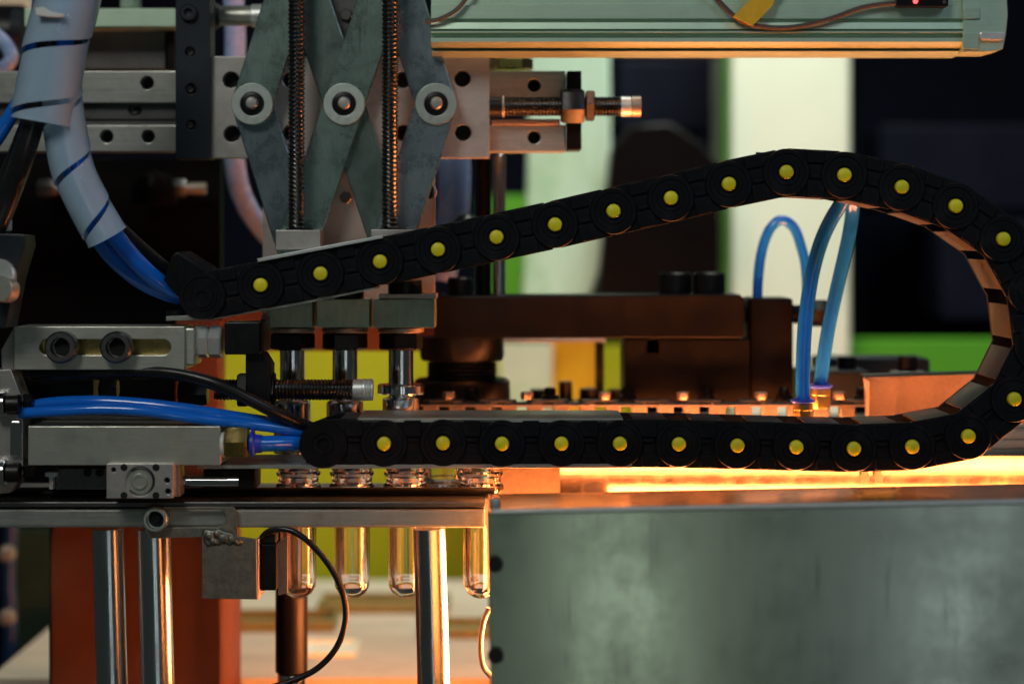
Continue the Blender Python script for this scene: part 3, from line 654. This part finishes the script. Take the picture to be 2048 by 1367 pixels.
part('chrome_rod', MB().cyl(W(583,1600,0.13), 'z', 256*u(.13), 28*u(.13)), 'chrome', t)

SB = thing('sensor_bracket', 'slotted and welded steel bracket bolted to the rail', 'bracket', W(400,1200,0.0))
part('slotted_plate', MB().plate([(292,1013),(466,1013),(474,1022),(474,1072),(300,1076),(290,1060)], 0.0035, 0.0065, [capsule(318,1036,434,1036,18)], bev=1.0), 'bracket_steel', SB)
socket_screw('socket_screw', 314,1036,0.0034,25,0.008,SB,'washer_steel',hole=0.72)
part('screw_socket', MB().lathe(W(314,1036,0.0004), '-y', [(0,0),(0,17*K),(0.0004,17*K),(0.0004,9*K),(0.002,8*K),(0.002,0)], 20), 'black_oxide', SB)
part('hanging_plate', MB().plate([(404,1072),(470,1072),(512,1078),(514,1198),(404,1196)], 0.000, 0.0035, bev=0.8), 'bracket_steel', SB)
# side flange turned back from the plate
part('side_flange', MB().plate([(511,1080),(517,1078),(517,1198),(511,1199)], 0.0036, 0.040, bev=0.5), 'steel_plate', SB)
part('lower_flange', MB().plate([(556,1085),(575,1070),(575,1185),(556,1190)], 0.030, 0.0325, bev=0.5), 'warm_steel', SB)
wb = MB().plate([(403,1064),(412,1057),(424,1060),(438,1056),(452,1063),(464,1064),(472,1074),(487,1083),(481,1091),(468,1087),(458,1092),(448,1084),(438,1091),(424,1089),(415,1095),(407,1085)], -0.0014, 0.003, bev=5, seg=3)
for x, y, rr in ((418,1072,9),(434,1068,8),(446,1076,9),(462,1078,7),(426,1082,7),(474,1084,5)):
    wb.lathe(W(x,y,-0.0012), '-y', [(-0.001,0),(-0.001,rr*K*1.3),(0.0003,rr*K),(0.0008,rr*K*0.5),(0.0009,0)], 12)
part('weld_bead', wb, 'weld', SB, sharp=80)
t = thing('proximity_sensor', 'small black box sensor held in the welded bracket', 'sensor', W(537,1180,0.02))
part('case', MB().plate(rect(520,1088,553,1180,3), 0.010, 0.028, bev=2), 'black_plastic', t)
part('end_clip', MB().plate(rect(524,1068,552,1086,3), 0.012, 0.026, bev=2), 'black_oxide', t)
tag(part('sensor_cable', MB().tube([W(534,1092,0.016),W(526,1072,0.012),W(550,1058,0.010),W(586,1062,0.008),W(625,1090,0.006),W(665,1140,0.004),W(688,1195,0.003),W(690,1245,0.003),W(672,1295,0.003),W(635,1335,0.003),W(585,1360,0.003),W(520,1380,0.003)], 6.3*K, 14), 'black_rubber'), 'black cable looping in a wide arc from the box sensor', 'cable')

# ================================================================== LEFT CLAMP ASSEMBLY
CB = thing('clamp_block', 'grey slotted clamp block with two socket screws below the chain end', 'clamp', W(210,740,0.01))
part('block', MB().plate(rect(28,653,369,739,2), -0.004, 0.034, [capsule(94,694,326,694,16)], bev=1.2), 'aluminium_block', CB)
part('slot_floor', MB().plate(rect(70,672,350,716), 0.006, 0.0065, bev=0.2), 'brass', CB)
for x in (127, 237):
    s_ = socket_screw('socket_screw', x,693,-0.0045,32,0.010,CB,'steel_dark',hole=0.62)
    part('socket', MB().lathe(W(x,693,-0.0079), '-y', [(0,0),(0,19*K),(0.0008,19*K),(0.0008,10*K),(0.0002,9*K),(0.0002,0)], 6), 'deep_hole', s_)
    part('washer', MB().plate(circ(x+16,693,29), -0.0044, -0.0041, bev=0.1), 'black_oxide', CB) if False else None
part('end_shoulder', MB().plate(rect(370,656,389,730,3), 0.000, 0.030, bev=3), 'aluminium_block', CB)
q = u(0.014)
for x in (391, 419): part('hex_nut', MB().hexnut(W(x,683,0.014), 'x', 27*q, 34*q, R(0)), 'zinc', CB)
part('black_block', MB().plate(rect(449,644,520,709,3), 0.001, 0.030, bev=2), 'black_oxide', CB)
part('block_plate', MB().plate(rect(521,637,527,704,1), 0.000, 0.034, bev=1), 'brown_steel', CB)
part('side_rib', MB().plate([(28,653),(28,739),(4,760),(2,700)], 0.001, 0.03, bev=1.5), 'steel_plate', CB)
# second shock absorber
YA = 0.022; q = u(YA)
SA = thing('shock_absorber', 'threaded shock absorber with knurled silver tip across the chrome spindles', 'shock absorber', W(600,800,YA))
part('thread', MB().thread(W(430,779,YA), 'x', 277*q, 22*q, 6.8*q, 3.2*q, 24, 4), 'rod_thread', SA)
part('silver_band', MB().cyl(W(706,779,YA), 'x', 20*q, 21*q), 'zinc', SA)
part('knurled_tip', MB().lathe(W(726,779,YA), 'x', [(0,0),(0,22*q),(2*q,22.5*q)] + [(2*q+i*1.6*q, (22.5 if i % 2 else 21)*q) for i in range(1,11)] + [(20*q,21*q),(20*q,0)], 28), 'zinc', SA)
part('lock_nut', MB().hexnut(W(476,779,YA), 'x', 22*q, 37*q, R(15)), 'black_oxide', SA)
part('lock_nut', MB().hexnut(W(534,779,YA), 'x', 17*q, 36*q, R(25)), 'black_oxide', SA)
part('holder', MB().plate([(491,706),(526,706),(540,730),(540,812),(498,812),(491,750)], YA-0.014, YA+0.012, bev=2), 'black_oxide', SA)
part('bolt_head', MB().hexnut(W(358,785,YA+.006), 'x', 58*q, 27*q, R(20)), 'black_oxide', SA)
# vertical side plate at the left edge
SP = thing('side_plate', 'pale steel side plate with stacked screws at the left edge', 'plate', W(20,990,0.0))
part('plate', MB().plate([(-60,742),(22,738),(46,800),(46,948),(20,985),(-60,992)], -0.002, 0.020, bev=2), 'steel_plate', SP)
part('plate_edge', MB().plate(rect(20,842,40,912,3), -0.006, -0.0022, bev=1.5), 'chrome', SP)
for y in (808, 944):
    q = u(-.004)
    part('screw_collar', MB().cyl(W(-8,y,-0.008), 'x', 20*q, 26*q), 'chrome', SP)
    part('screw_head', MB().cyl(W(14,y,-0.008), 'x', 26*q, 20*q), 'black_oxide', SP)
    part('nut', MB().hexnut(W(47,y-(0 if y<900 else 8),0.004), 'x', 20*q, 22*q), 'black_oxide', SP)
# lower aluminium block with brass fitting
AB = thing('cylinder_block', 'long aluminium cylinder block with brass fitting and blue collar', 'cylinder', W(250,930,0.01))
part('block', MB().plate(rect(56,852,441,930,2), -0.006, 0.034, bev=1.4), 'aluminium_block', AB)
q = u(0.0)
part('white_seal', MB().cyl(W(442,888,0.0), 'x', 9*q, 26*q), 'white_plastic', AB)
part('brass_nut', MB().hexnut(W(451,884,0.0), 'x', 46*q, 34*q, R(10)), 'brass', AB)
part('brass_stub', MB().cyl(W(446,856,0.02), 'x', 20*q, 14*q), 'brass', AB)
part('blue_collar', MB().lathe(W(498,887,0.0), 'x', [(0,0),(0,18*q),(4*q,26*q),(10*q,26*q),(13*q,19*q),(26*q,18*q),(26*q,0)], 28), 'blue_collar', AB)
part('collar_tab', MB().plate(rect(502,850,508,912,2), -0.003, 0.003, bev=1), 'blue_collar', AB)
tag(part('blue_air_hose', MB().tube([W(515,887,0.0),W(560,886,0.006),W(610,884,0.014),W(660,884,0.02)], 16*K, 16), 'blue_hose'), 'short straight blue hose from the brass fitting into the chain', 'hose')
# small pneumatic cylinder end
YC = -0.014; q = u(YC)
t = thing('small_cylinder', 'small square pneumatic cylinder end with circlip and corner holes', 'cylinder', W(282,996,0.0))
ho = [(227,939,5),(248,934,7),(312,934,7),(248,990,7),(312,990,7),(336,982,6),(334,960,6)]
part('body', MB().plate(rect(213,927,346,996,1), YC, YC+0.034, [circ(x,y,r,16) for x,y,r in ho[:1]+ho[5:]] + [circ(280,962,30,36)], bev=0.8), 'steel_plate', t)
for x,y,r in ho[1:5]: part('corner_hole', MB().cyl(W(x,y,YC-0.0001), '-y', 0.0004, r*q), 'deep_hole', t)
for x,y,r in ho[:1]+ho[5:]: part('hole_floor', MB().cyl(W(x,y,YC+0.004), '-y', 0.0005, (r+1)*q), 'deep_hole', t)
part('bore_face', MB().lathe(W(280,962,YC+0.004), '-y', [(0,0),(0,30.5*q),(0.0015,30.5*q),(0.0015,17*q),(0.0028,15*q),(0.0028,11*q),(0.0022,10*q),(0.0022,0)], 36), 'aluminium_block', t)
cl = [W(280+27*math.cos(R(a)),962+27*math.sin(R(a)),YC+0.0018) for a in range(140,-145,-15)]
part('circlip', MB().tube(cl, 2.2*q, 8, 2), 'steel_dark', t)
part('side_face', MB().plate(rect(347,929,360,993,1), YC+0.012, YC+0.03, bev=1), 'warm_steel', t)
part('piston_rod', MB().cyl(W(361,962,0.012), 'x', 120*q, 12*q), 'chrome', t)
t = thing('rod_coupling', 'dark square coupling block right of the small cylinder', 'coupling', W(455,978,0.02))
part('block', MB().plate(rect(406,940,511,978,2), 0.012, 0.04, bev=1.5), 'brown_steel', t)
part('clamp_screw', MB().cyl(W(430,940,0.02), 'z', 10*u(.02), 9*u(.02)), 'steel_plate', t)
t = thing('stop_block', 'dark stop block with small T bolt left of the small cylinder', 'block', W(150,978,0.03))
part('block', MB().plate(rect(108,936,212,978,2), 0.020, 0.05, bev=1.5), 'steel_dark', t)
part('t_bolt', MB().plate([(90,944),(114,944),(114,952),(106,954),(106,978),(98,978),(98,954),(90,952)], 0.012, 0.018, bev=0.8), 'zinc', t)
part('block_screw', MB().cyl(W(176,944,0.0195), '-y', 0.002, 8*K), 'black_oxide', t)
part('block_screw', MB().cyl(W(200,944,0.0195), '-y', 0.002, 8*K), 'black_oxide', t)
# dark slide behind the blue hoses
t = thing('slide_unit', 'dark slide unit behind the twin blue hoses at the left', 'slide unit', W(200,850,0.05))
part('body', MB().plate([(50,756),(185,756),(185,795),(235,800),(240,770),(190,760),(50,752)][0:3] + [(185,800),(50,800)], 0.045, 0.08, bev=1.5), 'black_oxide', t)
part('rail', MB().plate([(50,806),(180,806),(200,830),(440,836),(440,850),(50,850)], 0.040, 0.09, bev=1.5), 'steel_dark', t)
part('end_screw', MB().hexnut(W(200,778,0.05), 'x', 36*u(.05), 22*u(.05)), 'black_oxide', t)
part('back_bar', MB().plate(rect(195,748,360,757), 0.06, 0.09, bev=1), 'aluminium_block', t)
# far left clamp with silver bolt
t = thing('pipe_clamp', 'black clamp with round silver bolt at the left edge', 'clamp', W(15,620,-0.03))
part('clamp_body', MB().plate([(-60,462),(48,470),(50,490),(30,560),(12,655),(-60,660)], -0.030, 0.0, bev=3), 'navy_paint', t)
part('silver_bolt', MB().cyl(W(18,580,-0.036), (-0.3,-1,0.1), 0.010, 25*K), 'aluminium_block', t)
part('bolt_collar', MB().cyl(W(2,555,-0.030), (-0.3,-1,0.1), 0.004, 36*K), 'zinc', t)
part('top_nut', MB().hexnut(W(4,462,-0.02), 'z', 24*K, 22*K), 'zinc', t)
part('top_stud', MB().cyl(W(4,440,-0.02), 'z', 14*K, 14*K), 'steel_plate', t)

# ================================================================== HOSES AND CABLES AT THE LEFT
WB = thing('spiral_wrap', 'milky white spiral wrap bundling the hoses at the top left', 'hose wrap', W(215,470,0.0))
def wrap(name, pts, r0, r1, turns_px, fill, phase, Yn=60):
    P = smooth_path(pts, 24); F = frames(P)
    Ls = [0.0]
    for a, b in zip(P, P[1:]): Ls.append(Ls[-1] + (b-a).length)
    L = Ls[-1]; pitch = turns_px*K; width = pitch*fill
    def at(s):
        s = max(0, min(L*0.9999, s)); lo = 0
        while lo < len(Ls)-2 and Ls[lo+1] < s: lo += 1
        f = (s-Ls[lo])/max(1e-9, Ls[lo+1]-Ls[lo]); p = P[lo].lerp(P[lo+1], f); return p, F[lo], s/L
    m = MB(); nt_ = int((L/pitch + 1)*40); nw = 6; rows = []
    for side in (0, 1):
        for i in range(nt_+1):
            th = 2*math.pi*(i/40); s0 = pitch*(i/40) - pitch
            for j in range(nw+1):
                p, (t, uu, ww), fr = at(s0 + width*j/nw)
                r = (r0 + (r1-r0)*fr)*K * (1 + 0.05*j/nw) - side*0.0011
                a = th + phase
                m.v.append(p + (uu*math.cos(a) + ww*math.sin(a))*r)
    n = (nt_+1)*(nw+1)
    for i in range(nt_):
        for j in range(nw):
            a = i*(nw+1)+j; b = a+nw+1
            m.f.append((a, a+1, b+1, b)); m.f.append((n+a, n+b, n+b+1, n+a+1))
        for j in (0, nw):
            a = i*(nw+1)+j; b = a+nw+1
            m.f.append((a, b, n+b, n+a) if j == 0 else (a, n+a, n+b, b))
    part(name, m, 'spiral_wrap', WB, sharp=60)
YW = -0.035
wrap('upper_wrap', [W(160,-110,YW),W(138,-10,YW),W(112,90,YW),W(92,200,YW),W(84,245,YW)], 62, 60, 118, 0.90, 0.6)
wrap('lower_wrap', [W(118,170,YW+.002),W(128,250,YW+.006),W(146,340,YW+.01),W(178,410,YW+.014),W(214,474,YW+.018)], 42, 41, 112, 0.90, 2.2)
def hose(name, pts, r, m, label, cat='hose', group=None, seg=14):
    return tag(part(name, MB().tube([W(*p) for p in pts], r*K, seg), m), label, cat, group)
hose('blue_air_hose', [(150,-110,YW),(125,20,YW),(108,140,YW+.004),(122,250,YW+.006),(142,340,YW+.010),(170,410,YW+.016),(205,490,0.0),(262,548,0.012),(318,580,0.022),(372,594,0.028),(430,588,0.03)], 17, 'blue_hose', 'lower of the two blue hoses leaving the white wrap')
hose('blue_air_hose', [(165,-110,YW),(145,20,YW),(120,140,YW),(138,250,YW+.004),(160,340,YW+.008),(190,405,YW+.012),(228,468,-.008),(280,530,0.002),(330,572,0.014),(380,590,0.022),(440,584,0.026)], 18, 'blue_hose', 'upper of the two blue hoses leaving the white wrap')
hose('black_cable', [(175,-110,YW+.01),(155,60,YW+.012),(128,200,YW+.016),(150,300,YW+.018),(190,400,YW+.026),(245,460,0.008),(300,510,0.022),(345,545,0.032),(400,570,0.04)], 13, 'black_rubber', 'black cable beside the blue hoses leaving the white wrap', 'cable')
hose('black_cable', [(130,-110,YW),(100,60,YW),(80,190,YW),(50,300,YW),(15,400,YW+.01),(-30,500,YW+.01)], 22, 'black_rubber', 'thick black cable hanging from the upper wrap to the lower left', 'cable')
hose('black_cable', [(110,-110,YW+.012),(88,60,YW+.012),(72,190,YW+.012),(30,310,YW+.014),(-10,400,YW+.016)], 15, 'black_rubber', 'thinner black cable behind the thick one under the upper wrap', 'cable')
hose('blue_air_hose', [(95,-110,YW+.004),(72,60,YW+.004),(48,180,YW+.004),(10,250,YW+.006),(-30,310,YW+.006)], 15, 'blue_hose', 'blue hose leaving the upper wrap at the left edge')
# small cable tie knob on the wrap
tag(part('cable_tie', MB().plate([(70,16),(86,14),(104,24),(128,28),(126,34),(100,34),(84,32),(72,30)], YW-.0245, YW-.021, bev=1), 'white_plastic'), 'small cream cable tie on the upper white wrap', 'cable tie')
hose('blue_air_hose', [(40,822,0.01),(90,808,0.006),(180,803,0.0),(280,808,-.002),(380,820,-.002),(480,836,0.002),(560,848,0.010),(640,860,0.02)], 13, 'blue_hose', 'upper of the twin blue hoses running from side plate to lower chain end')
hose('blue_air_hose', [(40,826,-.002),(110,822,-.006),(200,818,-.008),(290,822,-.008),(390,836,-.004),(480,846,-.002),(560,856,0.006),(640,868,0.016)], 11, 'blue_hose', 'lower of the twin blue hoses running from side plate to lower chain end')
hose('black_cable', [(60,752,0.01),(160,746,0.004),(270,742,0.0),(350,746,-.004),(430,766,-.008),(500,798,-.006),(560,828,0.0),(610,850,0.010),(660,868,0.02)], 12, 'black_rubber', 'glossy black cable sagging from clamp block to lower chain end', 'cable')
hose('black_cable', [(60,760,0.02),(160,752,0.012),(280,748,0.008),(370,756,0.002),(440,776,0.0),(510,808,0.0),(570,838,0.006),(640,864,0.016)], 9, 'black_rubber', 'thinner black cable just under the sagging one', 'cable')
# blue hoses inside the loop
hose('blue_air_hose', [(1606,812,0.075),(1606,740,0.075),(1610,650,0.075),(1622,560,0.074),(1640,490,0.072),(1662,440,0.068),(1688,398,0.062),(1710,360,0.05)], 15.5, 'blue_hose', 'front blue hose rising from fitting to upper chain run, inside the loop')
hose('blue_air_hose', [(1640,775,0.10),(1648,710,0.10),(1660,640,0.10),(1680,550,0.098),(1698,470,0.092),(1706,410,0.084),(1706,350,0.06)], 15, 'blue_hose_clear', 'paler blue hose behind the front one, inside the loop')
hose('blue_air_hose', [(1514,640,0.19),(1516,560,0.19),(1524,500,0.19),(1540,458,0.19),(1563,440,0.19),(1588,456,0.188),(1603,496,0.186),(1612,540,0.184),(1616,640,0.18)], 11.5, 'blue_hose', 'blue hose bent in a tight arch above the end bracket')
for x, y, Y, wv in ((1606,806,0.075,'front'),(1641,776,0.10,'rear')):
    q = u(Y)
    t = thing('hose_fitting', f'{wv} brass push fitting with blue collar on the roller chain', 'fitting', W(x,842,Y), 'push fittings')
    part('blue_collar', MB().lathe(W(x,y,Y), 'z', [(0,0),(0,19*q),(3*q,24*q),(7*q,24*q),(9*q,17*q),(9*q,0)], 28), 'blue_collar', t)
    part('brass_nut', MB().hexnut(W(x,y+40,Y), 'z', 39*q, 20*q, R(20)), 'brass', t)
    part('ring', MB().cyl(W(x,y+14,Y), 'z', 13*q, 20*q), 'brass', t)

# ================================================================== ARM, HUB, END BRACKET
YB = 0.165
AR = thing('swing_arm', 'dark brown steel arm on a round hub with black bolts', 'arm', W(1180,676,YB))
part('arm_bar', MB().plate([(868,598),(880,592),(1480,589),(1489,598),(1489,672),(1480,676),(868,676)], YB, YB+0.06, bev=3), 'brown_steel', AR)
q = u(YB+.02)
for x, y, r, h in ((920,594,25,40),(1350,590,32,46),(1418,590,32,46)):
    part('cap_bolt', MB().lathe(W(x,y,YB+.025), 'z', [(0,0),(0,(r+3)*q),(4*q,(r+3)*q),(5*q,r*q),((h-4)*q,r*q),(h*q,(r-4)*q),(h*q,0)], 26), 'black_oxide', AR)
Yh = YB+.03; q = u(Yh)
hb = [(0,0),(0,96*q),(56*q,96*q),(62*q,90*q),(62*q,66*q)]
for i in range(4): hb += [(62*q+i*8*q,66*q),(64*q+i*8*q,70*q),(68*q+i*8*q,70*q),(70*q+i*8*q,66*q)]
hb += [(96*q,66*q),(98*q,80*q),(104*q,84*q),(146*q,84*q),(146*q,0)]
part('hub', MB().lathe(W(924,818,Yh), 'z', hb, 40), 'black_oxide', AR)
EB = thing('end_block', 'dark brown machine block under the right end of the arm', 'block', W(1400,810,YB))
part('block', MB().plate(rect(1250,678,1500,812,2), YB+0.004, YB+0.07, [rect(1296,678.5,1316,704)], bev=2), 'brown_steel', EB)
part('upright', MB().plate(rect(1500,596,1586,812,6), YB+0.01, YB+0.06, bev=4), 'brown_steel', EB)
part('stud', MB().thread(W(1488,628,YB+.035), 'x', 170*u(.2), 20*u(.2), 8*u(.2), 3*u(.2), 20), 'black_oxide', EB)
part('stud_nut', MB().hexnut(W(1622,626,YB+.035), 'x', 32*u(.2), 28*u(.2)), 'brown_steel', EB)
RB = thing('bolted_pedestal', 'low black base with two cap bolts behind the blue hoses', 'base', W(1750,800,0.22))
part('base', MB().plate(rect(1600,742,1740,812,3), 0.20, 0.26, bev=3), 'navy_paint', RB)
part('bridge', MB().plate(rect(1640,716,1860,760,8), 0.27, 0.32, bev=3), 'navy_paint', RB)
for x in (1694, 1815):
    q = u(.22)
    part('washer', MB().cyl(W(x,748,0.23), 'z', 6*q, 36*q), 'steel_plate', RB)
    part('cap_bolt', MB().cyl(W(x,743,0.23), 'z', 31*q, 19*q), 'black_oxide', RB)
# thin bar and bolts under the arm
t = thing('support_bracket', 'thin grey frame under the arm with a dark leg', 'frame', W(1110,800,0.28))
part('cross_bar', MB().plate(rect(1004,677,1212,685,2), 0.27, 0.30, bev=1.5), 'steel_plate', t)
part('leg', MB().plate(rect(1192,686,1208,810,2), 0.27, 0.29, bev=1.5), 'brown_steel', t)
tag(part('glass_sheet', pl(rect(1000,686,1104,830), 0.83, 0.84), 'pale_green'), 'pale green sheet under the arm left of the amber panel', 'sheet')

# ================================================================== ROLLER CHAIN CONVEYOR
YK = 0.150; q = u(YK)
RC = thing('roller_chain', 'roller chain glowing orange behind the lower cable chain', 'roller chain', W(1290,840,YK))
plate_me, _ = mesh_of('link_plate', MB().plate(capsule(0,0,58,0,11), -0.0005, 0.0005, bev=0.5, raw=True), 'black_oxide', centre=False)
# lay plates flat: build horizontally
def flat(name, m, mtl):
    me, _ = mesh_of(name, m, mtl, centre=False); return me
fl = MB().plate(capsule(-28,0,28,0,13), -2.5*K, 2.5*K, bev=0.8, raw=True)
fl.v = [Vector((v.x, v.z, v.y)) for v in fl.v]
plate_me = flat('link_plate', fl, 'steel_dark')
roll_me = flat('roller', MB().plate(rect(-16,0,16,27,3), -13*K, 13*K, bev=3, raw=True, seg=2), 'warm_steel')
nut_me = flat('nut', MB().hexnut((0,0,0), 'z', 15*K, 13*K, R(20)), 'warm_steel')
stud_me = flat('stud', MB().lathe((0,0,0), 'z', [(0,0),(0,17*K),(9*K,17*K),(10*K,12*K),(22*K,12*K),(25*K,9*K),(25*K,0)], 18), 'black_oxide')
for i in range(17):
    x = 862 + i*52
    w = W(x,838,YK) - OFF[RC.name]
    l = add_obj('roller', roll_me, RC, w); l.scale = (S(YK),)*3
    p = add_obj('link_plate', plate_me, RC, W(x+26,806 if i % 2 else 801,YK) - OFF[RC.name]); p.scale = (S(YK),)*3
    if i % 3 == 1:
        a = add_obj('stud', stud_me, RC, W(x+30,799,YK+.012) - OFF[RC.name]); a.scale = (S(YK),)*3
    if i % 3 == 0:
        a = add_obj('nut', nut_me, RC, W(x+36,798,YK-.002) - OFF[RC.name]); a.scale = (S(YK),)*3
part('side_strip', MB().plate(rect(840,809,1735,813), YK-0.0065, YK-0.0045, bev=0.8), 'warm_steel', RC)
for x, y, w_, wv in ((1085,812,26,'round'),(1131,812,14,'tall thin'),(1180,812,22,'wide'),(1232,812,18,'short')):
    h = {14: 50, 26: 34, 22: 36, 18: 34}[w_]; qq = u(.26)
    tag(part('dark_bolt', MB().lathe(W(x,y,0.26), 'z', [(0,0),(0,w_*qq*1.3),(14*qq,w_*qq*1.3),(15*qq,w_*qq),(h*qq,w_*qq*.95),((h+2)*qq,0)], 20), 'black_oxide'), f'{wv} dark bolt standing behind the roller chain under the arm', 'bolt', 'bolts under the arm')
